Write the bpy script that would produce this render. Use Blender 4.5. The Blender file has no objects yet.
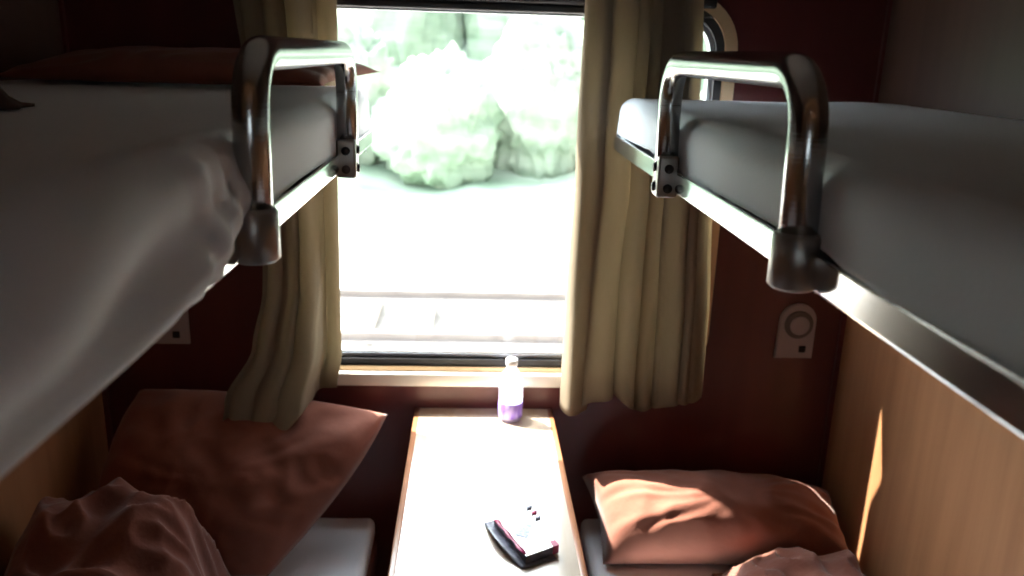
import bpy, bmesh, math, random
from mathutils import Vector, Matrix, noise
random.seed(4)
S = bpy.context.scene
C = S.collection
PI = math.pi

# ------------------------------------------------------------------ camera
cd = bpy.data.cameras.new('camera')
cam = bpy.data.objects.new('camera', cd)
C.objects.link(cam)
RX = Vector((0.9985941, -0.04368682, 0.03002158))
DN = Vector((0.01679335, -0.27645423, -0.96088035))
FW = Vector((0.0502774, 0.9600336, -0.27533191))
m = Matrix.Identity(4)
for i in range(3):
    m[i][0] = RX[i]; m[i][1] = -DN[i]; m[i][2] = -FW[i]
m.translation = Vector((0, 0, 1.70))
cam.matrix_world = m
cd.sensor_width = 36
cd.lens = 819.8 / 1024 * 36
cd.clip_start = 0.01
cd.clip_end = 500
S.camera = cam
cd.dof.use_dof = True
cd.dof.focus_distance = 1.25
cd.dof.aperture_fstop = 4.6

# ------------------------------------------------------------------ sky, sun, exposure
W = bpy.data.worlds.new('sky')
S.world = W
W.use_nodes = True
nt = W.node_tree
nt.nodes.clear()
wo = nt.nodes.new('ShaderNodeOutputWorld')
bg = nt.nodes.new('ShaderNodeBackground')
bg.inputs['Color'].default_value = (0.86, 0.93, 1.0, 1)
bg.inputs['Strength'].default_value = 7.0
# hazy sky, brighter towards the side the sun is on
tcw = nt.nodes.new('ShaderNodeTexCoord'); dt = nt.nodes.new('ShaderNodeVectorMath'); dt.operation = 'DOT_PRODUCT'
dt.inputs[1].default_value = Vector((-0.72, 0.52, 0.80)).normalized()
mxm = nt.nodes.new('ShaderNodeMath'); mxm.operation = 'MAXIMUM'; mxm.inputs[1].default_value = 0
pw = nt.nodes.new('ShaderNodeMath'); pw.operation = 'POWER'; pw.inputs[1].default_value = 3.0
ma = nt.nodes.new('ShaderNodeMath'); ma.operation = 'MULTIPLY_ADD'; ma.inputs[1].default_value = 26.0; ma.inputs[2].default_value = 2.4
nt.links.new(tcw.outputs['Generated'], dt.inputs[0]); nt.links.new(dt.outputs['Value'], mxm.inputs[0])
nt.links.new(mxm.outputs[0], pw.inputs[0]); nt.links.new(pw.outputs[0], ma.inputs[0]); nt.links.new(ma.outputs[0], bg.inputs['Strength'])
nt.links.new(bg.outputs[0], wo.inputs[0])

sl = bpy.data.lights.new('sun', 'SUN')
sl.energy = 34
sl.angle = math.radians(0.6)
sl.color = (1.0, 0.93, 0.82)
sun = bpy.data.objects.new('sun', sl)
C.objects.link(sun)
SUN = Vector((0.86, -0.51, -1.55))        # the way the light travels
sun.rotation_euler = SUN.to_track_quat('-Z', 'Y').to_euler()
sun.location = (-4, 5, 8)

S.view_settings.view_transform = 'Standard'
S.view_settings.look = 'None'
S.view_settings.exposure = 0.2
S.view_settings.gamma = 1.0
S.view_settings.use_curve_mapping = False
S.cycles.max_bounces = 10
S.cycles.diffuse_bounces = 6
S.cycles.transparent_max_bounces = 16
S.cycles.sample_clamp_indirect = 6

# ------------------------------------------------------------------ materials
def new_mat(name):
    M = bpy.data.materials.new(name); M.use_nodes = True
    M.node_tree.nodes.clear()
    return M, M.node_tree

def principled(name, col, rough=0.6, metal=0.0, var=None, scale=(4, 4, 4), detail=4, bump=0.0, bscale=None,
               coat=0.0, spec=0.5, var2=None, sheen=0.0, trans=0.0):
    M, t = new_mat(name)
    o = t.nodes.new('ShaderNodeOutputMaterial'); p = t.nodes.new('ShaderNodeBsdfPrincipled')
    p.inputs['Base Color'].default_value = (*col, 1)
    p.inputs['Roughness'].default_value = rough
    p.inputs['Metallic'].default_value = metal
    p.inputs['Coat Weight'].default_value = coat
    p.inputs['Coat Roughness'].default_value = 0.15
    p.inputs['Specular IOR Level'].default_value = spec
    p.inputs['Sheen Weight'].default_value = sheen
    tc = t.nodes.new('ShaderNodeTexCoord')
    if var:
        mp = t.nodes.new('ShaderNodeMapping'); mp.inputs['Scale'].default_value = scale
        n = t.nodes.new('ShaderNodeTexNoise'); n.inputs['Scale'].default_value = 1.0; n.inputs['Detail'].default_value = detail
        r = t.nodes.new('ShaderNodeValToRGB')
        r.color_ramp.elements[0].position = 0.32; r.color_ramp.elements[1].position = 0.68
        r.color_ramp.elements[0].color = (*var, 1); r.color_ramp.elements[1].color = (*col, 1)
        t.links.new(tc.outputs['Object'], mp.inputs[0]); t.links.new(mp.outputs[0], n.inputs['Vector'])
        t.links.new(n.outputs['Fac'], r.inputs[0]); t.links.new(r.outputs[0], p.inputs['Base Color'])
    if bump:
        mp = t.nodes.new('ShaderNodeMapping'); mp.inputs['Scale'].default_value = bscale or (60, 60, 60)
        n = t.nodes.new('ShaderNodeTexNoise'); n.inputs['Scale'].default_value = 1.0; n.inputs['Detail'].default_value = 3
        b = t.nodes.new('ShaderNodeBump'); b.inputs['Strength'].default_value = bump; b.inputs['Distance'].default_value = 0.004
        t.links.new(tc.outputs['Object'], mp.inputs[0]); t.links.new(mp.outputs[0], n.inputs['Vector'])
        t.links.new(n.outputs['Fac'], b.inputs['Height']); t.links.new(b.outputs[0], p.inputs['Normal'])
    t.links.new(p.outputs[0], o.inputs[0])
    M['p'] = 1
    return M

def translucent(name, col, amount, var=None, back=None):
    M, t = new_mat(name)
    o = t.nodes.new('ShaderNodeOutputMaterial')
    d = t.nodes.new('ShaderNodeBsdfDiffuse'); tr = t.nodes.new('ShaderNodeBsdfTranslucent'); mx = t.nodes.new('ShaderNodeMixShader')
    tc = t.nodes.new('ShaderNodeTexCoord'); mp = t.nodes.new('ShaderNodeMapping'); mp.inputs['Scale'].default_value = (240, 240, 50)
    n = t.nodes.new('ShaderNodeTexNoise'); n.inputs['Scale'].default_value = 1
    r = t.nodes.new('ShaderNodeValToRGB')
    r.color_ramp.elements[0].color = (*(var or col), 1); r.color_ramp.elements[1].color = (*col, 1)
    t.links.new(tc.outputs['Object'], mp.inputs[0]); t.links.new(mp.outputs[0], n.inputs['Vector']); t.links.new(n.outputs['Fac'], r.inputs[0])
    t.links.new(r.outputs[0], d.inputs['Color'])
    tr.inputs['Color'].default_value = (*(back or col), 1)
    mx.inputs[0].default_value = amount
    t.links.new(d.outputs[0], mx.inputs[1]); t.links.new(tr.outputs[0], mx.inputs[2]); t.links.new(mx.outputs[0], o.inputs[0])
    return M

def glass(name, gloss=0.06, tint=(1, 1, 1)):
    M, t = new_mat(name)
    o = t.nodes.new('ShaderNodeOutputMaterial')
    a = t.nodes.new('ShaderNodeBsdfTransparent'); a.inputs[0].default_value = (*tint, 1)
    g = t.nodes.new('ShaderNodeBsdfGlossy'); g.inputs['Roughness'].default_value = 0.03
    mx = t.nodes.new('ShaderNodeMixShader'); mx.inputs[0].default_value = gloss
    t.links.new(a.outputs[0], mx.inputs[1]); t.links.new(g.outputs[0], mx.inputs[2]); t.links.new(mx.outputs[0], o.inputs[0])
    return M

M = {}
M['steel'] = principled('brushed_steel', (0.52, 0.53, 0.53), 0.20, 1.0, bump=0.05, bscale=(20, 20, 400))
M['darksteel'] = principled('dull_steel', (0.36, 0.34, 0.32), 0.38, 1.0, bump=0.1, bscale=(80, 80, 80))
M['rail'] = principled('painted_berth_rail', (0.86, 0.86, 0.86), 0.14, 1.0)
M['bolt'] = principled('dark_bolt', (0.08, 0.07, 0.07), 0.4, 0.8)
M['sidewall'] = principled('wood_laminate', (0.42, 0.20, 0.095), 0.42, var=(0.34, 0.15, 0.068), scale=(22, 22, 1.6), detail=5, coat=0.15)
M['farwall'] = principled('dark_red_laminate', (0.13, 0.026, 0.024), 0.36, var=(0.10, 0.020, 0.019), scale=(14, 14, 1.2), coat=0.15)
M['upperwall'] = principled('dark_brown_upper_wall', (0.12, 0.062, 0.045), 0.45, var=(0.09, 0.047, 0.035), scale=(16, 16, 1.4))
M['ceiling'] = principled('ceiling_panel', (0.20, 0.17, 0.15), 0.6, bump=0.05)
M['floor'] = principled('rubber_floor', (0.10, 0.05, 0.04), 0.55, var=(0.06, 0.035, 0.03), scale=(30, 30, 30), bump=0.1)
M['sheet'] = principled('white_cotton', (0.78, 0.80, 0.86), 0.85, bump=0.12, bscale=(140, 140, 140), spec=0.2, sheen=0.15)
M['sheetgrey'] = principled('grey_white_cotton', (0.73, 0.79, 0.86), 0.85, bump=0.12, bscale=(140, 140, 140), spec=0.2, sheen=0.15)
M['lowsheet'] = principled('blue_white_cotton', (0.86, 0.89, 0.96), 0.85, bump=0.1, bscale=(140, 140, 140), spec=0.2)
M['mattress'] = principled('mattress_ticking', (0.30, 0.31, 0.35), 0.8, bump=0.1)
M['brown'] = principled('rust_brown_cotton', (0.28, 0.105, 0.072), 0.85, var=(0.22, 0.08, 0.055), scale=(9, 9, 9), bump=0.22, bscale=(70, 70, 70), spec=0.15, sheen=0.2)
M['blanket'] = principled('brown_blanket', (0.22, 0.08, 0.055), 0.9, var=(0.16, 0.058, 0.042), scale=(12, 12, 12), bump=0.35, bscale=(90, 90, 90), spec=0.1, sheen=0.3)
M['dark'] = principled('dark_brown_wool', (0.10, 0.06, 0.05), 0.95, bump=0.3, bscale=(120, 120, 120), spec=0.1)
M['curtain'] = translucent('beige_curtain', (0.27, 0.22, 0.165), 0.30, (0.22, 0.18, 0.135), (0.62, 0.52, 0.37))
M['frame_dark'] = principled('window_rubber', (0.035, 0.035, 0.04), 0.45)
M['alu'] = principled('window_aluminium', (0.55, 0.56, 0.60), 0.35, 0.8)
M['cream'] = principled('cream_window_trim', (0.80, 0.58, 0.36), 0.4, var=(0.72, 0.48, 0.27), scale=(8, 8, 2))
M['sillwhite'] = principled('pale_sill', (0.93, 0.90, 0.86), 0.25, coat=0.8)
M['glass'] = glass('window_glass', 0.05, (0.97, 0.99, 0.98))
M['plastic'] = principled('grey_plastic', (0.40, 0.32, 0.30), 0.45)
M['grille'] = principled('speaker_grille', (0.15, 0.115, 0.10), 0.5, bump=0.4, bscale=(500, 500, 500))
M['black'] = principled('black_socket', (0.012, 0.008, 0.008), 0.5)
M['basepanel'] = principled('berth_base', (0.16, 0.07, 0.05), 0.5)
M['vinyl'] = principled('berth_vinyl', (0.10, 0.035, 0.03), 0.45, bump=0.2)
M['gravel'] = principled('pale_gravel', (0.44, 0.42, 0.40), 0.95, var=(0.34, 0.32, 0.30), scale=(1.6, 5, 3), detail=8, bump=0.3, bscale=(25, 25, 25))
M['railsteel'] = principled('rusty_rail', (0.26, 0.24, 0.23), 0.6, 0.3)
M['sleeper'] = principled('concrete_sleeper', (0.42, 0.40, 0.37), 0.9)
M['leaves'] = principled('pale_green_leaves', (0.40, 0.47, 0.38), 0.85, var=(0.19, 0.27, 0.19), scale=(0.55, 0.9, 2.6), detail=7, bump=0.5, bscale=(6, 6, 9), spec=0.2)
M['leaves2'] = principled('yellow_green_leaves', (0.42, 0.47, 0.40), 0.85, var=(0.21, 0.28, 0.21), scale=(0.6, 0.9, 2.4), detail=7, bump=0.5, bscale=(6, 6, 9), spec=0.2)
M['bark'] = principled('bark', (0.12, 0.09, 0.07), 0.9)

# table top: pale wood veneer with one small pink spot mixed into its colour
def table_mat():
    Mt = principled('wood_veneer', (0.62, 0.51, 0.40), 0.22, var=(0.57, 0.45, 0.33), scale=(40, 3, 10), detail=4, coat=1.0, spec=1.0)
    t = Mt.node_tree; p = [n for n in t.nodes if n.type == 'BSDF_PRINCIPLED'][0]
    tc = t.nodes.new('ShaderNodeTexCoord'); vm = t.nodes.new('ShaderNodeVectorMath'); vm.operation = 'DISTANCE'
    vm.inputs[1].default_value = PINK_SPOT
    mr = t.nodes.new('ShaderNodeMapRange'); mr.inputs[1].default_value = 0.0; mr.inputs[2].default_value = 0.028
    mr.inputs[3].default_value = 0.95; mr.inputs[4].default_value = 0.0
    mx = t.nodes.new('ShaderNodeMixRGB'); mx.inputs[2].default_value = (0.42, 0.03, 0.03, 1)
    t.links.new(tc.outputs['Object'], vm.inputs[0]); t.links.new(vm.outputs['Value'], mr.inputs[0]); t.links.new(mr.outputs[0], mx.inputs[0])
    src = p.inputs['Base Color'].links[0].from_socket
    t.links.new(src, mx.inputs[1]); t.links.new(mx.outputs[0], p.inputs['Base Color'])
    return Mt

# ------------------------------------------------------------------ object helpers
def thing(name, label, cat, loc=(0, 0, 0), group=None):
    o = bpy.data.objects.new(name, None); C.objects.link(o)
    o.location = loc; o.empty_display_size = 0.05
    o['label'] = label; o['category'] = cat
    if group: o['group'] = group
    return o

def tag(o, label, cat, group=None):
    o['label'] = label; o['category'] = cat
    if group: o['group'] = group
    return o

def off(parent):
    v = Vector((0, 0, 0))
    while parent is not None:
        v += Vector(parent.location); parent = parent.parent
    return v

def obj(name, bm, mat, parent=None, loc=None, smooth=True, label=None):
    """one mesh object; vertices given in world metres, origin moved to the parent's (or loc)"""
    o0 = Vector(loc) if loc is not None else off(parent)
    bmesh.ops.recalc_face_normals(bm, faces=bm.faces)
    for v in bm.verts: v.co -= o0
    me = bpy.data.meshes.new(name); bm.to_mesh(me); bm.free()
    if smooth:
        for p in me.polygons: p.use_smooth = True
    me.materials.append(mat)
    o = bpy.data.objects.new(name, me); C.objects.link(o)
    if parent is not None:
        o.parent = parent
        if loc is not None: o.location = o0 - off(parent)
    elif loc is not None: o.location = o0
    if label: o['label'] = label
    return o

def struct(name, bm, mat, parent=None, smooth=False):
    o = obj(name, bm, mat, parent, smooth=smooth)
    if parent is None: o['kind'] = 'structure'
    return o

def box(bm, x0, x1, y0, y1, z0, z1, bevel=0.0, seg=3):
    r = bmesh.ops.create_cube(bm, size=1.0)
    vs = r['verts']
    for v in vs:
        v.co = Vector((x0 + (v.co.x + .5) * (x1 - x0), y0 + (v.co.y + .5) * (y1 - y0), z0 + (v.co.z + .5) * (z1 - z0)))
    if bevel:
        es = list({e for v in vs for e in v.link_edges})
        bmesh.ops.bevel(bm, geom=es, offset=bevel, segments=seg, profile=0.5, affect='EDGES')
    return bm

def BX(*a, **k): return box(bmesh.new(), *a, **k)

def fillet(pts, r, n=8):
    out = [Vector(pts[0])]
    for i in range(1, len(pts) - 1):
        a, b, c = Vector(pts[i - 1]), Vector(pts[i]), Vector(pts[i + 1])
        u = (a - b).normalized(); w = (c - b).normalized()
        rr = r[i - 1] if isinstance(r, (list, tuple)) else r
        ang = u.angle(w); d = rr / math.tan(ang / 2)
        p0 = b + u * d; p1 = b + w * d
        cen = b + (u + w).normalized() * (rr / math.sin(ang / 2))
        for k in range(n + 1):
            t = k / n
            e0, e1 = p0 - cen, p1 - cen; om = e0.angle(e1)
            out.append(cen + (e0 * math.sin((1 - t) * om) + e1 * math.sin(t * om)) / math.sin(om))
    out.append(Vector(pts[-1]))
    return out

def sweep(bm, path, prof, up=Vector((0, 0, 1)), caps=True):
    """sweep a 2-D profile (list of (side, up)) along a path"""
    rings = []
    n = len(path); side = None
    for i, p in enumerate(path):
        t = (path[min(i + 1, n - 1)] - path[max(i - 1, 0)]).normalized()
        if side is None:
            ref = up if abs(t.dot(up)) < 0.95 else Vector((1, 0, 0))
            side = t.cross(ref).normalized()
        side = (side - t * side.dot(t)).normalized()
        u = side.cross(t).normalized()
        rings.append([bm.verts.new(p + side * a + u * b) for a, b in prof])
    k = len(prof)
    for i in range(n - 1):
        for j in range(k):
            bm.faces.new((rings[i][j], rings[i][(j + 1) % k], rings[i + 1][(j + 1) % k], rings[i + 1][j]))
    if caps:
        bm.faces.new(rings[0]); bm.faces.new(rings[-1])
    return bm

def circ(r, n=20): return [(r * math.cos(2 * PI * k / n), r * math.sin(2 * PI * k / n)) for k in range(n)]
def rrect(w, h, r, n=4):
    out = []
    for cx, cy, a0 in ((w/2-r, h/2-r, 0), (-w/2+r, h/2-r, PI/2), (-w/2+r, -h/2+r, PI), (w/2-r, -h/2+r, 1.5*PI)):
        for k in range(n + 1):
            a = a0 + PI / 2 * k / n
            out.append((cx + r * math.cos(a), cy + r * math.sin(a)))
    return out

def lathe(bm, prof, cen, n=40, warp=None):
    rings = []
    for r, z in prof:
        ring = []
        for k in range(n):
            a = 2 * PI * k / n
            rr = r * (warp(a, z) if warp else 1)
            ring.append(bm.verts.new((cen[0] + rr * math.cos(a), cen[1] + rr * math.sin(a), cen[2] + z)))
        rings.append(ring)
    for i in range(len(rings) - 1):
        for k in range(n):
            bm.faces.new((rings[i][k], rings[i][(k+1) % n], rings[i+1][(k+1) % n], rings[i+1][k]))
    bm.faces.new(rings[0]); bm.faces.new(rings[-1])
    return bm

def grid(fn, nu, nv):
    bm = bmesh.new()
    V = [[bm.verts.new(fn(i / nu, j / nv)) for j in range(nv + 1)] for i in range(nu + 1)]
    for i in range(nu):
        for j in range(nv):
            bm.faces.new((V[i][j], V[i+1][j], V[i+1][j+1], V[i][j+1]))
    return bm

def N(x, y, z): return noise.noise(Vector((x, y, z)))
def sm(a, b, x):
    t = max(0, min(1, (x - a) / (b - a))); return t * t * (3 - 2 * t)
def lerp(a, b, t): return a + (b - a) * t
def interp(tab, x):
    if x <= tab[0][0]: return tab[0][1]
    for (a, p), (b, q) in zip(tab, tab[1:]):
        if x <= b: return p + (q - p) * sm(a, b, x)
    return tab[-1][1]

# ------------------------------------------------------------------ sizes of the compartment
XL, XR, D = -0.96, 1.00, 2.043        # left wall, right wall, window wall
FH, CH = 0.0, 2.55
WX0, WX1, WZ0, WZ1 = -0.475, 0.603, 0.897, 1.82   # opening in the window wall

def rounded_loop(x0, x1, z0, z1, r, n=10):
    out = []
    for cx, cz, a0 in ((x1-r, z1-r, 0), (x0+r, z1-r, PI/2), (x0+r, z0+r, PI), (x1-r, z0+r, 1.5*PI)):
        for k in range(n + 1):
            a = a0 + PI / 2 * k / n
            out.append((cx + r * math.cos(a), cz + r * math.sin(a)))
    return out

def ring_xz(bm, outer, inner, y0, y1):
    """a flat ring between two loops with equal counts, extruded from y0 to y1"""
    n = len(outer)
    a = [bm.verts.new((x, y0, z)) for x, z in outer]; b = [bm.verts.new((x, y0, z)) for x, z in inner]
    c = [bm.verts.new((x, y1, z)) for x, z in outer]; d = [bm.verts.new((x, y1, z)) for x, z in inner]
    for k in range(n):
        q = (k + 1) % n
        bm.faces.new((a[k], a[q], b[q], b[k])); bm.faces.new((c[k], d[k], d[q], c[q]))
        bm.faces.new((b[k], b[q], d[q], d[k])); bm.faces.new((a[k], c[k], c[q], a[q]))
    return bm

def project_out(loop, x0, x1, z0, z1):
    """push a loop's points outward onto a big rectangle (same count), for a wall with a rounded hole"""
    cx, cz = (loop_c := (sum(p[0] for p in loop) / len(loop), sum(p[1] for p in loop) / len(loop)))
    n = len(loop) // 4; out = []
    cor = ((x1, z1), (x0, z1), (x0, z0), (x1, z0))
    for k, (x, z) in enumerate(loop):
        out.append(cor[k // n])
    # first and last of each corner group share the corner; fine for flat walls
    return out

def wall_with_hole(x0, x1, z0, z1, hx0, hx1, hz0, hz1, r, y0, y1):
    bm = bmesh.new()
    L = rounded_loop(hx0, hx1, hz0, hz1, r)
    n = len(L); per = n // 4
    cor = ((x1, z1), (x0, z1), (x0, z0), (x1, z0))
    for y, flip in ((y0, 0), (y1, 1)):
        a = [bm.verts.new((x, y, z)) for x, z in L]
        c = [bm.verts.new((x, y, z)) for x, z in cor]
        for q in range(4):
            for k in range(per - 1):
                bm.faces.new((c[q], a[q*per + k], a[q*per + k + 1]))
            bm.faces.new((c[q], a[q*per + per - 1], a[((q+1) % 4) * per], c[(q+1) % 4]))
        if flip == 0: A, CA = a, c
    for k in range(n):
        q = (k + 1) % n; bm.faces.new((A[k], A[q], a[q], a[k]))
    for k in range(4):
        q = (k + 1) % 4; bm.faces.new((CA[k], c[k], c[q], CA[q]))
    return bm

T = 0.05
struct('floor', BX(-2.6, 2.6, -0.86, D + T, -0.06, FH), M['floor'])
struct('ceiling', BX(-2.6, 2.6, -0.86, D + T, CH, CH + 0.05), M['ceiling'])
struct('wall_left', BX(XL - T, XL, 0.02, D, FH, CH), M['sidewall'])
struct('wall_right', BX(XR, XR + T, 0.02, D, FH, CH), M['sidewall'])
struct('wall_upper_right', BX(XR - 0.004, XR, 0.02, D, 1.53, CH), M['upperwall'])  # thin darker brown layer on the side walls above the upper berths
struct('wall_upper_left', BX(XL, XL + 0.004, 0.02, D, 1.53, CH), M['upperwall'])
struct('wall_far', wall_with_hole(-2.6, 2.6, FH, CH, WX0, WX1, WZ0, WZ1, 0.10, D, D + T), M['farwall'])
# doorway wall behind the camera (door slid open) and the unseen corridor, its window sized for fill light
w = bmesh.new()
box(w, XL - T, -0.36, -0.03, 0.02, FH, CH); box(w, 0.40, XR + T, -0.03, 0.02, FH, CH); box(w, -0.36, 0.40, -0.03, 0.02, 2.08, CH)
struct('wall_near', w, M['sidewall'])
struct('wall_corridor', wall_with_hole(-2.6, 2.6, FH, CH, -0.20, 0.20, 1.38, 1.80, 0.08, -0.86, -0.80), M['sidewall'])
struct('wall_corridor_left', BX(-2.65, -2.6, -0.86, D, FH, CH), M['sidewall'])
struct('wall_corridor_right', BX(2.6, 2.65, -0.86, D, FH, CH), M['sidewall'])
# dark red strip in the corners of the window wall
struct('trim_1', BX(XR - 0.012, XR, D - 0.012, D, FH, CH), M['farwall'])
struct('trim_2', BX(XL, XL + 0.012, D - 0.012, D, FH, CH), M['farwall'])

# window_1: trim, rubber, aluminium, panes, lower sash bars, sill, blind box
def window(name, x0, x1, z0, z1, yw, s=1, sill=True):
    r = bpy.data.objects.new(name, None); C.objects.link(r)
    r.location = ((x0 + x1) / 2, yw, z0); r['kind'] = 'structure'
    L = lambda g, rr: rounded_loop(x0 - g, x1 + g, z0 - g, z1 + g, rr)
    b = ring_xz(bmesh.new(), L(0.030, 0.13), L(0.0, 0.10), yw - 0.012 * s, yw)
    obj('window_trim', b, M['cream'], r, smooth=False)
    b = ring_xz(bmesh.new(), L(-0.0005, 0.10), L(-0.020, 0.085), yw - 0.006 * s, yw + 0.03 * s)
    obj('rubber_seal', b, M['frame_dark'], r, smooth=False)
    b = ring_xz(bmesh.new(), L(-0.0205, 0.085), L(-0.031, 0.078), yw + 0.008 * s, yw + 0.035 * s)
    obj('window_frame', b, M['alu'], r, smooth=False)
    b = bmesh.new()
    fl = L(-0.030, 0.075)
    b.faces.new([b.verts.new((x, yw + 0.022 * s, z)) for x, z in fl])
    q = b.copy(); 
    bmesh.ops.solidify(b, geom=b.faces[:], thickness=0.004)
    obj('window_pane', b, M['glass'], r, smooth=False)
    q.free()
    return r
w1 = window('window_1', WX0, WX1, WZ0, WZ1, D)
# lower sash rails seen as dark, pale, dark lines above the sill
b = BX(WX0 + 0.04, WX1 - 0.04, D - 0.004, D + 0.016, 0.898, 0.909, 0.002)
obj('sash_bar', b, M['frame_dark'], w1)
b = BX(WX0 + 0.04, WX1 - 0.04, D - 0.004, D + 0.016, 0.9095, 0.9155, 0.001)
obj('sash_bar', b, M['sillwhite'], w1)
b = BX(WX0 + 0.04, WX1 - 0.04, D + 0.002, D + 0.016, 0.931, 0.936, 0.001)
obj('sash_bar', b, M['railsteel'], w1)
b = BX(WX0 + 0.02, WX1 - 0.08, D - 0.028, D, 0.846, 0.884, 0.006)
obj('window_sill', b, M['sillwhite'], w1)
b = bmesh.new()
box(b, WX0 + 0.03, WX1 - 0.03, D - 0.010, D + 0.018, 1.794, 1.812, 0.004)
box(b, WX0 + 0.03, WX1 - 0.03, D - 0.016, D + 0.018, 1.814, 1.86, 0.008)
obj('blind_box', b, M['frame_dark'], w1)
window('window_2', -0.20, 0.20, 1.38, 1.80, -0.80, -1)  # unseen corridor window, opening sized for the fill it lets in

# ------------------------------------------------------------------ upper berths
def upper_berth(side, xe, zf0, zf1, ya, yb, labels):
    """side +1: right berth, -1: left. xe aisle edge, zf0..zf1 frame height, ya, yb guard rail legs"""
    xw = XR if side > 0 else XL
    s = side
    t = thing('upper_berth', labels, 'berth', ((xe + xw) / 2, 1.05, zf0), 'upper berths')
    zc = (zf0 + zf1) / 2; h = zf1 - zf0
    path = fillet([(xe + s*0.012, 0.06, zc), (xe + s*0.012, 1.964, zc), (xw - s*0.004, 1.964, zc)], 0.045, 8)
    obj('berth_frame', sweep(bmesh.new(), path, rrect(0.024, h, 0.003, 2)), M['rail'], t, smooth=False)
    obj('base_panel', BX(min(xe + s*0.025, xw - s*.003), max(xe + s*0.025, xw - s*.003), 0.06, 1.952, zf0 + 0.004, zf0 + 0.018), M['basepanel'], t)
    xg = xe - s * 0.010
    top = 1.692
    path = fillet([(xg, ya, zf0 + 0.01), (xg, ya + 0.012, top), (xg, yb, top), (xg, yb - 0.01, zf0 + 0.01)], 0.062, 10)
    g = obj('guard_rail', sweep(bmesh.new(), path, circ(0.0185, 28)), M['steel'], t)
    bm = bmesh.new()
    lathe(bm, [(0.020, 0), (0.0245, 0.004), (0.0245, 0.052), (0.0215, 0.056), (0.012, 0.056)], (xg, ya, zf0 - 0.004), 32)
    obj('rail_socket', bm, M['darksteel'], g)
    bm = BX(xg - 0.017, xg + 0.017, yb - 0.032, yb + 0.012, zf0 - 0.010, zf0 + 0.058, 0.005)
    br = obj('rail_bracket', bm, M['darksteel'], g)
    for dz in (0.006, 0.038):
        b = bmesh.new()
        pth = [Vector((xg, yb - 0.036, zf0 + dz)), Vector((xg, yb - 0.030, zf0 + dz))]
        sweep(b, pth, circ(0.0075, 12))
        pth = [Vector((xg - s*0.021, yb - 0.010, zf0 + dz)), Vector((xg - s*0.014, yb - 0.010, zf0 + dz))]
        sweep(b, pth, circ(0.0075, 12))
        obj('bolt', b, M['bolt'], g)
    return t
upper_berth(+1, 0.3275, 1.489, 1.523, 0.768, 1.350, 'right upper bunk, bare steel edge and chrome guard rail under a smooth grey-white sheet')
upper_berth(-1, -0.232, 1.489, 1.520, 0.835, 1.485, 'left upper bunk, steel edge and chrome guard rail beside a wrinkled hanging sheet')

# cloth draped over a box: plan point -> folded down past the edges
def drape(x0, x1, y0, y1, top, r, ov, side, nx, ny, wr, hem=None, seedz=0.0):
    """ov = (aisle overhang, far overhang); side = +1 when the aisle is on the -x edge"""
    def fn(u, v):
        # u runs from wall to aisle overflow; v from near to far overflow
        W_ = (x1 - x0) ; L_ = (y1 - y0)
        a = u * (W_ + ov[0]); b = v * (L_ + ov[1])
        da = max(0, a - (W_ - r)); db = max(0, b - (L_ - r))
        ca = min(a, W_ - r); cb = min(b, L_ - r)
        if hem and da > 0:
            k = hem(y0 + cb); d_end = r + ov[0]
            da = da * (k / d_end) if d_end else da
        d = math.hypot(da, db)
        if d > 0:
            ux, uy = da / d, db / d
            q = min(d / r, PI / 2)
            o = r * math.sin(q); z = top - r * (1 - math.cos(q)) - max(0, d - r * PI / 2)
            nz = math.cos(q); nh = math.sin(q)
        else:
            ux = uy = o = 0; z = top; nz, nh = 1, 0
        px = ca + ux * o; py = cb + uy * o
        X = (x1 - px) if side > 0 else (x0 + px)
        Y = y0 + py
        dd = wr(X, Y, z, nh, d)
        sx = -side
        return Vector((X + sx * ux * nh * dd, Y + uy * nh * dd, z + nz * dd))
    return grid(fn, nx, ny)

# mattresses
def mattress(side, x0, x1, y0, y1, z0, z1, label, mat, group, r=0.03):
    bm = BX(x0, x1, y0, y1, z0, z1, r, 5)
    o = obj('mattress', bm, mat, None, loc=((x0+x1)/2, (y0+y1)/2, z0))
    tag(o, label, 'mattress', group)
    return o
mattress(1, 0.362, 0.985, 0.09, 1.935, 1.508, 1.594, 'dark grey mattress filling the right upper bunk, under its sheet', M['mattress'], 'upper bunk mattresses')
mattress(-1, -0.945, -0.285, 0.09, 1.930, 1.508, 1.592, 'dark grey mattress filling the left upper bunk, under its sheet', M['mattress'], 'upper bunk mattresses')

# right sheet: smooth, tucked in, edge wavy towards the camera
def wr_r(X, Y, z, nh, d):
    e = 0.0035 * N(X * 3, Y * 2.2, z * 6) + 0.0012 * N(X * 11, Y * 9, z * 20)
    e += nh * (0.006 * N(Y * 4.5, z * 9, 3.1) + 0.010 * math.exp(-((Y - 0.66) / 0.12) ** 2) * (1 if z < 1.60 else .3))
    e -= nh * 0.008 * math.exp(-((Y - 0.80) / 0.035) ** 2)
    e += 0.004 * (1 - nh) * math.exp(-((X - 0.9) / 0.1) ** 2)
    return e + 0.004
hem_r = lambda Y: 0.100 + 0.010 * N(Y * 3.4, 1.7, 0) + 0.010 * sm(0.75, 0.45, Y) + 0.004 * N(Y * 17, 3, 3)
bm = drape(0.341, 0.985, 0.085, 1.954, 1.606, 0.030, (0.075, 0.075), +1, 90, 200, wr_r, hem_r)
s = obj('bed_sheet', bm, M['sheetgrey'], None, loc=(0.65, 1.0, 1.606))
tag(s, 'smooth grey-white sheet tucked over the right upper bunk mattress', 'sheet', 'upper bunk sheets')
mo = s.modifiers.new('thick', 'SOLIDIFY'); mo.thickness = 0.002; mo.offset = -1

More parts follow.
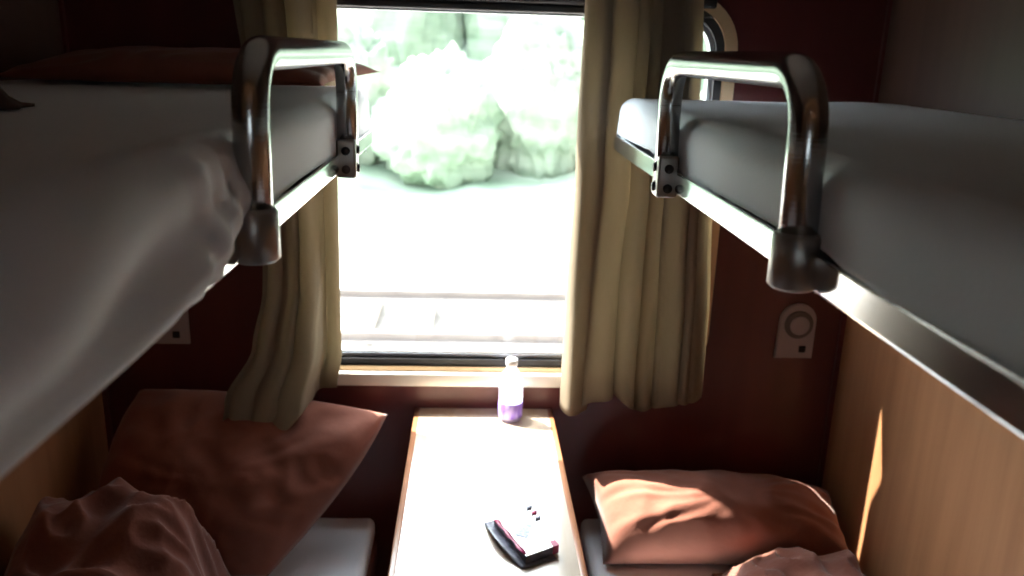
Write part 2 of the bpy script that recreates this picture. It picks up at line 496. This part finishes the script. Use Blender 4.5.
# left sheet: wrinkled, hanging over the bunk edge nearest the camera
def wr_l(X, Y, z, nh, d):
    near = sm(1.1, 0.65, Y)
    e = 0.003 * N(X * 3, Y * 2.5, z * 5)
    # long soft folds that run along the bunk, rising towards the guard rail
    q = (z - 1.5) * 34 - Y * 5.0 + 1.6 * N(Y * 2.6, z * 5, 0.4)
    e += nh * near * sm(1.488, 1.520, z) * (0.008 * (1 + math.sin(q * 2.1)) + 0.008 * N(Y * 6, z * 22, 5))
    e += nh * 0.012 * math.exp(-((Y - 0.80) / 0.06) ** 2) * (1 - 0.5 * near)
    # gathers by the near rail leg
    e += nh * 0.0035 * math.exp(-((Y - 0.72) / 0.09) ** 2) * math.sin(Y * 95 + z * 60)
    e += (1 - nh) * near * 0.005 * N(X * 7, Y * 5, 2)
    e += nh * (1 - near) * 0.005 * N(Y * 7, z * 12, 9)
    e += 0.014 * nh * sm(0.80, 0.70, Y)
    e = max(e, 0.012 * sm(0.82, 0.72, Y) * nh)
    return e + 0.004
def hem_l(Y):
    return 0.112 + 0.023 * sm(0.80, 0.70, Y) + 0.003 * N(Y * 6, 0, 0) - 0.004 * math.exp(-((Y - 1.2) / .15) ** 2)
bm = drape(-0.945, -0.243, 0.085, 1.952, 1.612, 0.034, (0.075, 0.085), -1, 100, 220, wr_l, hem_l)
s = obj('bed_sheet', bm, M['sheet'], None, loc=(-0.60, 1.0, 1.612))
tag(s, 'white sheet hanging in loose folds over the left upper bunk edge', 'sheet', 'upper bunk sheets')
mo = s.modifiers.new('thick', 'SOLIDIFY'); mo.thickness = 0.002; mo.offset = -1

# ------------------------------------------------------------------ lower berths
def lower_berth(side, xe, label):
    xw = XR if side > 0 else XL
    a, c = min(xe, xw), max(xe, xw)
    t = thing('lower_berth', label, 'berth', ((a + c) / 2, 1.05, 0), 'lower berths')
    inset = 0.03
    ea = a + (inset if side > 0 else 0.003); ec = c - (0.003 if side > 0 else inset)
    obj('base', BX(ea, ec, 0.08, D - 0.004, 0.001, 0.30, 0.004), M['basepanel'], t)
    obj('cushion', BX(a + (0 if side > 0 else .003), c - (.003 if side > 0 else 0), 0.07, D - 0.004, 0.301, 0.385, 0.02, 4), M['vinyl'], t)
    return t
lower_berth(+1, 0.315, 'right lower bunk with a dark vinyl seat, mostly hidden under brown bedding')
lower_berth(-1, -0.250, 'left lower bunk with a dark vinyl seat under a white sheet')
for sd, xe, lab in ((1, 0.315, 'thin pale sheet-covered mattress on the right lower bunk'), (-1, -0.250, 'thin white sheet-covered mattress on the left lower bunk')):
    xw = XR if sd > 0 else XL
    a, c = (xe + 0.004, xw - 0.005) if sd > 0 else (xw + 0.005, xe - 0.004)
    bm = BX(a, c, 0.09, D - 0.008, 0.386, 0.452, 0.022, 5)
    bmesh.ops.subdivide_edges(bm, edges=[e for e in bm.edges if e.calc_length() > 0.4], cuts=40, use_grid_fill=True)
    for v in bm.verts:
        if v.co.z > 0.42: v.co.z += 0.003 * N(v.co.x * 7, v.co.y * 7, 1) 
    o = obj('mattress', bm, M['lowsheet'], None, loc=((a+c)/2, 1.05, 0.386))
    tag(o, lab, 'mattress', 'lower bunk mattresses')

# ------------------------------------------------------------------ pillows (from four seam corners)
def pillow(name, P, thick, label, mat, cat='pillow', n=64, seed=0.0, wr=0.012, corner=0.07, group=None, dirn=None, back=0.5, blobf=None):
    """P = corners A(u0,v0) B(u1,v0) Cc(u1,v1) Dd(u0,v1); dirn = the way the top face looks"""
    A, B, Cc, Dd = [Vector(p) for p in P]
    nrm = ((B - A).cross(Dd - A)).normalized()
    if dirn is not None and nrm.dot(Vector(dirn)) < 0: nrm = -nrm
    bm = bmesh.new()
    def pt(u, v, s):
        a, b = 2*u - 1, 2*v - 1
        # sides drawn in between the corners
        pin = corner
        aa = a * (1 - pin * (1 - b*b)) ; bb = b * (1 - pin * (1 - a*a))
        uu, vv = (aa + 1) / 2, (bb + 1) / 2
        p = A*(1-uu)*(1-vv) + B*uu*(1-vv) + Cc*uu*vv + Dd*(1-uu)*vv
        e = max(0, (1 - a*a)) * max(0, (1 - b*b))
        h = thick * (e ** 0.42) * (s if s > 0 else s * back)
        # wrinkles run in from the seams
        m_ = 1 - e
        w_ = wr * (e ** 0.3) * (N(p.x*9 + seed, p.y*9, p.z*9) + 0.8 * m_ * math.sin(14 * math.atan2(b, a) + 5 * N(a*2+seed, b*2, 0)) * 0.6
                   + 0.5 * (1 - abs(N(p.x*14 - seed, p.y*14, p.z*14)) * 2.2))
        if blobf: h += blobf(u, v) * (1 if s > 0 else 0)
        return p + nrm * (h + (w_ if s > 0 else -w_*0.3))
    top = [[None]*(n+1) for _ in range(n+1)]; bot = [[None]*(n+1) for _ in range(n+1)]
    for i in range(n+1):
        for j in range(n+1):
            edge = i in (0, n) or j in (0, n)
            q = bm.verts.new(pt(i/n, j/n, 1)); top[i][j] = q
            bot[i][j] = q if edge else bm.verts.new(pt(i/n, j/n, -1))
    for i in range(n):
        for j in range(n):
            bm.faces.new((top[i][j], top[i+1][j], top[i+1][j+1], top[i][j+1]))
            f = (bot[i][j], bot[i][j+1], bot[i+1][j+1], bot[i+1][j])
            if len(set(f)) > 2:
                try: bm.faces.new(f)
                except ValueError: pass
    c = (A + B + Cc + Dd) / 4
    o = obj(name, bm, mat, None, loc=c)
    tag(o, label, cat, group)
    return o, (A, B, Cc, Dd)

pillow('pillow', [(0.345, 1.785, 0.466), (0.985, 1.765, 0.466), (0.992, 1.980, 0.560), (0.310, 1.992, 0.600)], 0.185,
       'plump rust-brown pillow on the right lower bunk, one corner in sunlight', M['brown'], seed=2.0, wr=0.014, dirn=(0, -0.4, 1), back=0.1, corner=0.05)
pillow('pillow', [(-0.212, 1.975, 0.785), (-0.480, 1.735, 0.466), (-0.915, 1.78, 0.50), (-0.84, 1.985, 0.845)], 0.12,
       'rust-brown pillow propped against the window wall on the left lower bunk', M['brown'], seed=7.0, wr=0.018, dirn=(0.1, -0.8, 0.6), back=0.15, corner=-0.09)
pillow('pillow', [(-0.90, 1.62, 1.628), (-0.285, 1.60, 1.630), (-0.212, 1.93, 1.650), (-0.90, 1.93, 1.64)], 0.055,
       'flat dark red-brown pillow lying on the left upper bunk near the window', M['brown'], seed=11.0, wr=0.008, dirn=(0, 0, 1), back=0.15)

# crumpled blankets
def crumple(name, x0, x1, y0, y1, z0, H, label, mat, seed=0.0, nx=110, ny=110, fold=0.03, freq=7.0, shape=None, lim=None):
    def fn(u, v):
        a, b = 2*u-1, 2*v-1
        ra = max(abs(a), abs(b)); rad = math.hypot(a, b) / (1.0 + 0.30 * (min(abs(a), abs(b)) / max(ra, 1e-6)))
        x = lerp(x0, x1, u); y = lerp(y0, y1, v)
        wx = N(x*freq*.6 + seed, y*freq*.6, 1.3); wy = N(x*freq*.6, y*freq*.6 + seed, 7.7)
        r1 = 1 - abs(N((x + .12*wx)*freq, (y + .12*wy)*freq, seed)) * 2.4
        r2 = 1 - abs(N((x + .1*wy)*freq*2.1, (y - .1*wx)*freq*2.1, seed + 4)) * 2.4
        e = max(0, 1 - ra) ; env = sm(0, 0.35, e)
        hh = shape(u, v) if shape else 1.0
        z = z0 + env * (H * hh * (0.55 + 0.45 * sm(0, .9, e)) + fold * (r1 * 1.0 + r2 * 0.45))
        xx = x + 0.035 * wx * 1.6 + 0.012 * r2; yy = y + 0.035 * wy * 1.6
        if lim:
            xx = min(max(xx, lim[0]), lim[1]); yy = min(max(yy, lim[2]), lim[3])
        return Vector((xx, yy, max(z, z0 + 0.001)))
    bm = grid(fn, nx, ny)
    o = obj(name, bm, mat, None, loc=((x0+x1)/2, (y0+y1)/2, z0))
    mo = o.modifiers.new('thick', 'SOLIDIFY'); mo.thickness = 0.004; mo.offset = -1
    tag(o, label, 'blanket')
    return o
crumple('blanket', -0.955, -0.52, 0.95, 1.72, 0.456, 0.48, 'crumpled rust-brown blanket heaped on the left lower bunk before the pillow', M['blanket'], seed=3.0, fold=0.042, freq=6.0, lim=(-0.955, -0.30, 0.1, 1.9),
        shape=lambda u, v: 0.25 + 0.95 * v * v * (0.7 + 0.3 * math.sin(PI * u)))
crumple('blanket', 0.60, 0.985, 0.95, 1.785, 0.456, 0.155, 'crumpled rust-brown blanket on the right lower bunk below the pillow', M['blanket'], seed=9.0, fold=0.03, freq=6.5, lim=(0.33, 0.99, 0.1, 1.9),
        shape=lambda u, v: (0.5 + 0.7 * v) * (0.5 + 0.7 * u))
crumple('blanket', -0.95, -0.565, 0.62, 1.04, 1.622, 0.19, 'dark folded blanket at the wall side of the left upper bunk', M['dark'], seed=15.0, nx=60, ny=60, fold=0.012, freq=6, lim=(-0.955, -.45, .2, 1.9))

# ------------------------------------------------------------------ table
tb = thing('table', 'narrow wood-veneer table fixed under the window between the bunks', 'table', (0.041, 1.65, 0))
TX0, TX1, TY0, TY1, TZ = -0.1405, 0.2231, 1.14, D - 0.002, 0.775
PINK_SPOT = (0.088 - 0.041, 1.715 - 1.65, 0.775)
def plan_slab(x0, x1, y0, y1, z0, z1, r):
    """slab with rounded near corners"""
    pts = [(x1, y1), (x0, y1)]
    for cx, cy, a0 in ((x0 + r, y0 + r, PI), (x1 - r, y0 + r, 1.5 * PI)):
        for k in range(9):
            a = a0 + PI/2 * k/8; pts.append((cx + r*math.cos(a), cy + r*math.sin(a)))
    bm = bmesh.new()
    f = bm.faces.new([bm.verts.new((x, y, z0)) for x, y in pts])
    e = bmesh.ops.extrude_face_region(bm, geom=[f])
    for v in [g for g in e['geom'] if isinstance(g, bmesh.types.BMVert)]: v.co.z = z1
    return bm, pts
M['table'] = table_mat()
M['tableedge'] = principled('dark_wood_edge', (0.40, 0.17, 0.08), 0.35, var=(0.32, 0.13, 0.06), scale=(10, 10, 40), coat=0.3)
bm, pts = plan_slab(TX0 + 0.008, TX1 - 0.010, TY0 + 0.010, TY1, TZ - 0.028, TZ, 0.03)
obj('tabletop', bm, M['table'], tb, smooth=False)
path = fillet([(TX1 - 0.0045, TY1, TZ - 0.0155), (TX1 - 0.0045, TY0 + 0.005, TZ - 0.0155), (TX0 + 0.004, TY0 + 0.005, TZ - 0.0155), (TX0 + 0.004, TY1, TZ - 0.0155)], 0.035, 8)
obj('edge_trim', sweep(bmesh.new(), path, rrect(0.015, 0.033, 0.004)), M['tableedge'], tb)
bm = bmesh.new(); lathe(bm, [(0.055, 0), (0.055, 0.006), (0.022, 0.012), (0.019, 0.03), (0.019, 0.735), (0.045, 0.742), (0.045, 0.7465)], (0.041, 1.26, 0.0005), 32)
obj('leg', bm, M['steel'], tb)
obj('wall_bracket', BX(-0.10, 0.18, D - 0.045, D - 0.002, 0.70, 0.7465, 0.003), M['darksteel'], tb)

# ------------------------------------------------------------------ bottle
bt = thing('water_bottle', 'small clear plastic water bottle with a purple label standing on the table by the window', 'bottle', (0.109, 1.975, 0.7755))
M['pet'] = None
def pet():
    Mt, t = new_mat('clear_plastic')
    o = t.nodes.new('ShaderNodeOutputMaterial')
    a = t.nodes.new('ShaderNodeBsdfTransparent'); a.inputs[0].default_value = (0.97, 0.98, 1.0, 1)
    d = t.nodes.new('ShaderNodeBsdfTranslucent'); d.inputs[0].default_value = (0.95, 0.95, 1, 1)
    g = t.nodes.new('ShaderNodeBsdfGlossy'); g.inputs['Roughness'].default_value = 0.08
    m1 = t.nodes.new('ShaderNodeMixShader'); m1.inputs[0].default_value = 0.6
    m2 = t.nodes.new('ShaderNodeMixShader'); m2.inputs[0].default_value = 0.12
    t.links.new(a.outputs[0], m1.inputs[1]); t.links.new(d.outputs[0], m1.inputs[2])
    t.links.new(m1.outputs[0], m2.inputs[1]); t.links.new(g.outputs[0], m2.inputs[2]); t.links.new(m2.outputs[0], o.inputs[0])
    return Mt
M['pet'] = pet()
M['label'] = principled('purple_label', (0.20, 0.10, 0.62), 0.35, var=(0.50, 0.42, 0.85), scale=(60, 60, 20), detail=1)
M['cap'] = principled('white_cap', (0.85, 0.85, 0.88), 0.4)
c0 = (0.109, 1.975, 0.7755)
prof = [(0.020, 0.0), (0.028, 0.003), (0.031, 0.010), (0.0315, 0.05), (0.0300, 0.056), (0.0315, 0.062), (0.0315, 0.088), (0.0300, 0.093), (0.0315, 0.098),
        (0.031, 0.108), (0.027, 0.122), (0.020, 0.134), (0.0145, 0.142), (0.0125, 0.148), (0.0125, 0.158)]
obj('bottle_body', lathe(bmesh.new(), prof, c0, 40), M['pet'], bt)
obj('label', lathe(bmesh.new(), [(0.0316, 0.012), (0.0322, 0.0125), (0.0322, 0.0515), (0.0316, 0.052)], c0, 40), M['label'], bt)
obj('cap', lathe(bmesh.new(), [(0.0150, 0.152), (0.0155, 0.153), (0.0155, 0.166), (0.0140, 0.169), (0.006, 0.170)], c0, 40, warp=lambda a, z: 1 + 0.02 * math.sin(24 * a)), M['cap'], bt)

# ------------------------------------------------------------------ packet on the table
pk = thing('snack_packet', 'small opened white and crimson packet lying on the near part of the table', 'packet', (0.115, 1.42, TZ))
M['paper'] = principled('white_card', (0.90, 0.89, 0.91), 0.22, coat=1.0, spec=1.0)
M['crimson'] = principled('crimson_card', (0.42, 0.02, 0.10), 0.35)
M['greycard'] = principled('dark_grey_card', (0.10, 0.10, 0.13), 0.4, var=(0.22, 0.22, 0.28), scale=(80, 80, 80))
M['print'] = principled('blue_print', (0.35, 0.40, 0.62), 0.5, var=(0.7, 0.72, 0.8), scale=(160, 160, 160), detail=2)
def quad_slab(P, z0, z1, bev=0.0):
    bm = bmesh.new()
    lo = [bm.verts.new((x, y, z0 + dz)) for x, y, dz in P]; hi = [bm.verts.new((x, y, z1 + dz)) for x, y, dz in P]
    bm.faces.new(lo[::-1]); bm.faces.new(hi)
    n = len(P)
    for k in range(n): bm.faces.new((lo[k], lo[(k+1) % n], hi[(k+1) % n], hi[k]))
    if bev and False: bmesh.ops.bevel(bm, geom=bm.edges[:], offset=bev, segments=2, affect='EDGES')
    return bm
A_, B_, C_, D_ = (0.055, 1.462), (0.112, 1.335), (0.176, 1.372), (0.125, 1.485)   # left, near, right, far corners
top = [(A_[0], A_[1], 0), (B_[0], B_[1], 0), (C_[0], C_[1], 0), (D_[0], D_[1], 0)]
obj('packet_body', quad_slab(top, TZ + 0.0035, TZ + 0.018, 0.002), M['greycard'], pk, smooth=False)
def inset(P, f, d=(0, 0)):
    cx = sum(p[0] for p in P)/4; cy = sum(p[1] for p in P)/4
    return [(cx + (p[0]-cx)*f + d[0], cy + (p[1]-cy)*f + d[1], p[2]) for p in P]
obj('packet_top', quad_slab(top, TZ + 0.0181, TZ + 0.0195, 0.0005), M['paper'], pk, smooth=False)
def strip(p, q, w0, z, h=0.0008, dz=(0, 0), n=10, amp=0.0):
    p, q = Vector((*p, 0)), Vector((*q, 0)); d = (q - p).normalized(); s_ = Vector((-d.y, d.x, 0))
    bm = bmesh.new(); R_ = []
    for k in range(n + 1):
        c = p.lerp(q, k/n) + s_ * amp * math.sin(k * 2.2); ww = w0 * (1 + 0.35 * math.sin(k * 1.7)) if amp else w0
        zz = z + lerp(dz[0], dz[1], k/n)
        R_.append([bm.verts.new((*(c + s_*ww/2).xy, zz)), bm.verts.new((*(c - s_*ww/2).xy, zz)), bm.verts.new((*(c - s_*ww/2).xy, zz + h)), bm.verts.new((*(c + s_*ww/2).xy, zz + h))])
    for a, b_ in zip(R_, R_[1:]):
        for k in range(4): bm.faces.new((a[k], a[(k+1) % 4], b_[(k+1) % 4], b_[k]))
    bm.faces.new(R_[0]); bm.faces.new(R_[-1])
    return bm
obj('crimson_stripe', strip((0.058, 1.460), (0.110, 1.341), 0.008, TZ + 0.0196, dz=(0, 0), amp=0.001), M['crimson'], pk)
obj('crimson_end', quad_slab([(0.166, 1.3655, 0), (0.1775, 1.3715, 0), (0.1715, 1.388, 0), (0.161, 1.383, 0)], TZ + 0.003, TZ + 0.0202, 0.001), M['crimson'], pk, smooth=False)
obj('printed_mark', quad_slab([(0.095, 1.405, 0), (0.118, 1.395, 0), (0.130, 1.440, 0), (0.110, 1.445, 0)], TZ + 0.0200, TZ + 0.0206, 0), M['print'], pk, smooth=False)
# loose corners of the torn far edge
for (x, y, c_) in ((0.128, 1.497, 'greycard'), (0.137, 1.478, 'crimson'), (0.143, 1.458, 'greycard')):
    obj('torn_flap', quad_slab([(x - 0.005, y - 0.003, 0), (x + 0.005, y - 0.004, 0.003), (x + 0.006, y + 0.005, 0.004), (x - 0.004, y + 0.006, 0)], TZ + 0.019, TZ + 0.024, 0.001), M[c_], pk)
# curved dark wrapper underneath, opening to the left
def wrap(u, v):
    p = Vector((0.036, 1.475, 0)).lerp(Vector((0.104, 1.322, 0)), u)
    s_ = Vector((0.91, 0.41, 0))
    bul = 0.012 * math.sin(PI * u)
    q = p - s_ * bul + s_ * v * (0.075 + bul)
    return Vector((q.x, q.y, TZ + 0.0012 + 0.012 * (1 - v) ** 3 * math.sin(PI * min(1, u * 1.05))))
bm = grid(wrap, 24, 10)
o = obj('wrapper', bm, M['greycard'], pk)
mo = o.modifiers.new('thick', 'SOLIDIFY'); mo.thickness = 0.0015; mo.offset = 1

# ------------------------------------------------------------------ wall unit (speaker and small dark socket), one each side
def wall_unit(x1, z0, label):
    """x1 right edge, z0 bottom"""
    x0 = x1 - 0.102; z1 = z0 + 0.152; xc = (x0 + x1) / 2 + 0.002
    t = thing('wall_speaker', label, 'speaker', (xc, D, z0), 'round wall speakers over the lower bunks')
    r = 0.048; pts = [(x0, z0), (x1, z0)]
    for k in range(17):
        a = PI * k / 16; pts.append((xc + (x1 - xc) * math.cos(a), z1 - r + r * math.sin(a)))
    bm = bmesh.new()
    f = bm.faces.new([bm.verts.new((x, D - 0.0005, z)) for x, z in pts])
    e = bmesh.ops.extrude_face_region(bm, geom=[f])
    for v in [g for g in e['geom'] if isinstance(g, bmesh.types.BMVert)]: v.co.y = D - 0.012
    bmesh.ops.bevel(bm, geom=[e_ for e_ in bm.edges if all(abs(v.co.y - (D - .012)) < 1e-5 for v in e_.verts)], offset=0.003, segments=2, affect='EDGES')
    obj('faceplate', bm, M['plastic'], t, smooth=False)
    bm = bmesh.new(); zc = z1 - 0.056
    def disc(rad, ya, yb, mt, nm):
        b = bmesh.new()
        pr = [(rad * 0.9, 0), (rad, 0.001), (rad, abs(yb - ya) - 0.002), (rad * 0.88, abs(yb - ya))]
        lathe(b, pr, (0, 0, 0), 36)
        for v in b.verts: v.co = Vector((xc + v.co.x, ya - v.co.z, zc + v.co.y))
        return obj(nm, b, mt, t)
    disc(0.038, D - 0.0122, D - 0.020, M['grille'], 'speaker_ring')
    disc(0.026, D - 0.0202, D - 0.026, M['plastic'], 'speaker_cone')
    obj('socket', BX(x1 - 0.040, x1 - 0.022, D - 0.0150, D - 0.0122, z0 + 0.018, z0 + 0.036, 0.002), M['black'], t)
    bm.free()
    return t
wall_unit(0.920, 0.934, 'grey wall speaker plate right of the curtain, round grille above a small dark socket')
wall_unit(-0.724, 0.951, 'grey wall speaker plate left of the window, half hidden behind the upper bunk sheet')

# ------------------------------------------------------------------ curtains
def curtain(xl, xr, zt, hem, folds, amp, y0, label, loc, seed=0.0, ybend=None, pleat=0.027, flat=0.0):
    def fn(u, v):
        # u across, v down
        h = hem(u); z = lerp(zt, h, v)
        a = interp(xl, z); b = interp(xr, z)
        uu = u + 0.018 * math.sin(u * 17 + seed) 
        x = lerp(a, b, uu)
        ph = 2 * PI * folds * (u + 0.05 * math.sin(u * 7 + seed) + 0.03 * N(u * 3, z * 1.4, seed))
        A = amp * (0.65 + 0.6 * N(u * 5 + seed, z * 0.9, 2.0) + 0.30 * v) * (1 - flat * sm(1.08, 0.85, z))
        y = y0 + A * math.sin(ph) + 0.25 * A * math.sin(2.3 * ph + 1 + z)
        if ybend: y += ybend(u, z)
        x += pleat * math.cos(ph + 0.6 * N(u * 6, z, seed)) * (0.6 + 0.8 * abs(N(u * 9, 0.3 * z, seed + 5)))
        return Vector((x, min(y, D - (0.031 if z < 0.895 else 0.016)), z))
    bm = grid(fn, 190, 60)
    o = obj('curtain', bm, M['curtain'], None, loc=loc)
    mo = o.modifiers.new('thick', 'SOLIDIFY'); mo.thickness = 0.0016; mo.offset = 0
    tag(o, label, 'curtain', 'window curtains')
    return o
# right curtain
xl = [(0.78, 0.252), (1.1, 0.256), (1.45, 0.268), (1.80, 0.276), (1.92, 0.278)]
xr = [(0.80, 0.618), (1.05, 0.618), (1.35, 0.600), (1.62, 0.535), (1.92, 0.52)]
hem = lambda u: interp([(0, 0.800), (0.13, 0.800), (0.24, 0.835), (0.36, 0.862), (0.47, 0.80), (0.62, 0.815), (0.78, 0.83), (1, 0.838)], u)
curtain(xl, xr, 1.935, hem, 7.0, 0.034, 1.988, 'wide beige curtain gathered at the right of the window, hem behind the bunk', (0.42, 1.96, 1.93), 1.0)
# left curtain
xl = [(0.735, -0.622), (0.86, -0.598), (1.00, -0.530), (1.12, -0.510), (1.5, -0.525), (1.92, -0.56)]
xr = [(0.77, -0.405), (0.84, -0.352), (0.95, -0.337), (1.35, -0.338), (1.80, -0.330), (1.92, -0.330)]
hem = lambda u: interp([(0, 0.792), (0.3, 0.782), (0.70, 0.768), (0.78, 0.775), (0.84, 0.838), (1, 0.845)], u)
curtain(xl, xr, 1.935, hem, 4.0, 0.020, 1.996, 'narrower beige curtain left of the window, flared at its hem', (-0.42, 1.96, 1.93), 4.0, pleat=0.020, flat=0.75,
        ybend=lambda u, z: 0.018 * sm(0.7, 0.9, u) - 0.125 * sm(1.30, 0.82, z) * sm(0.90, 0.70, u))
cr = thing('curtain_rod', 'thin steel curtain rod above the window', 'curtain rod', (0.02, 1.998, 1.945))
bm = sweep(bmesh.new(), [Vector((-0.70, 1.998, 1.945)), Vector((0.74, 1.998, 1.945))], circ(0.007, 16))
obj('rod', bm, M['steel'], cr)
for x in (-0.70, 0.74):
    obj('rod_bracket', BX(x - 0.010, x + 0.010, 1.985, D - 0.0005, 1.932, 1.958, 0.003), M['darksteel'], cr)

# ------------------------------------------------------------------ outside: ground, the next track, bushes
GZ = -1.25
bm = grid(lambda u, v: Vector((lerp(-60, 60, u), lerp(-12, 60, v), GZ + 0.05 * N(u*60, v*40, 0))), 60, 40)
o = obj('ground', bm, M['gravel']); o['kind'] = 'structure'
def rail(y):
    pr = [(-0.07, 0), (0.07, 0), (0.07, 0.015), (0.012, 0.03), (0.012, 0.075), (0.03, 0.085), (0.03, 0.11), (-0.03, 0.11), (-0.03, 0.085), (-0.012, 0.075), (-0.012, 0.03), (-0.07, 0.015)]
    bm = sweep(bmesh.new(), [Vector((-30, y, GZ + 0.20)), Vector((30, y, GZ + 0.20))], [(a, b) for a, b in pr])
    return bm
for y, lab in ((7.6, 'rusty steel rail of the next track, nearer the train'), (9.05, 'rusty steel rail of the next track, farther from the train')):
    tag(obj('track_rail', rail(y), M['railsteel'], None, loc=(0, y, GZ + 0.2), smooth=False), lab, 'rail', 'rails of the next track')
proto = None
for k in range(-7, 9):
    x = k * 0.62 + 0.1
    if proto is None:
        proto = obj('railway_sleeper', BX(x - 0.12, x + 0.12, 7.1, 9.55, GZ + 0.06, GZ + 0.20, 0.02), M['sleeper'], None, loc=(x, 8.3, GZ + 0.06), smooth=False)
        o = proto
    else:
        o = proto.copy(); C.objects.link(o); o.location = (x, 8.3, GZ + 0.06)
    tag(o, 'pale concrete sleeper lying under the rails of the next track', 'sleeper', 'sleepers of the next track')

def bush(name, x, y, r, h, mat, label, seed):
    bm = bmesh.new()
    bmesh.ops.create_icosphere(bm, subdivisions=5, radius=1)
    for v in bm.verts:
        p = v.co.copy()
        d = 1 + 0.25 * N(p.x*2 + seed, p.y*2, p.z*2) + 0.12 * N(p.x*6, p.y*6 + seed, p.z*6) + 0.12 * N(p.x*15, p.y*15, p.z*15 + seed) + 0.07 * N(p.x*31, p.y*31, p.z*31 + seed)
        v.co = Vector((x + p.x * r * d, y + p.y * r * 0.8 * d, GZ + 0.1 + h * 0.5 + p.z * h * 0.55 * d))
    t = thing(name, label, 'bush', (x, y, GZ), 'bushes beyond the track')
    obj('foliage', bm, mat, t)
    bm = bmesh.new(); sweep(bm, [Vector((x, y, GZ - 0.1)), Vector((x + .05, y, GZ + h * 0.25)), Vector((x, y, GZ + h * 0.6))], circ(0.10, 10))
    obj('stem', bm, M['bark'], t)
M['bank'] = principled('pale_grass_bank', (0.40, 0.47, 0.39), 0.9, var=(0.17, 0.25, 0.18), scale=(0.5, 0.9, 2.6), detail=8, bump=0.3, bscale=(5, 5, 5), spec=0.1)
def bank(u, v):
    x = lerp(-40, 40, u); y = lerp(12.5, 34, v)
    return Vector((x, y, GZ - 0.05 + 7.5 * sm(0, 1, v) + 0.35 * sm(0, .15, v) * N(x * 0.5, y * 0.5, 2)))
o = obj('embankment', grid(bank, 120, 50), M['bank']); o['kind'] = 'structure'
lab = 'pale green bush in the front row of the hedge beyond the track'
BU = [(-8.2, 17.5, 1.5, 3.2), (-5.4, 17, 1.4, 2.8), (-2.9, 17.4, 1.25, 3.5), (-0.7, 16.6, 1.15, 2.6), (1.5, 17.3, 1.2, 3.7), (3.8, 16.8, 1.2, 2.8), (6.6, 17.5, 1.5, 3.2), (9.8, 17.5, 1.6, 3.4),
      (-9.6, 22.5, 2.0, 7.6), (-5.6, 23, 1.9, 8.6), (-2.0, 22.4, 1.6, 7.6), (1.4, 22.8, 1.7, 8.4), (5.2, 23, 1.9, 8.2), (9.4, 22.6, 2.0, 8.0)]
for k, (x, y, r, h) in enumerate(BU):
    bush('bush', x, y, r, h, M['leaves'] if k % 2 else M['leaves2'], lab if y < 20 else 'tall pale green bush rising behind the front hedge beyond the track', k * 3.7)
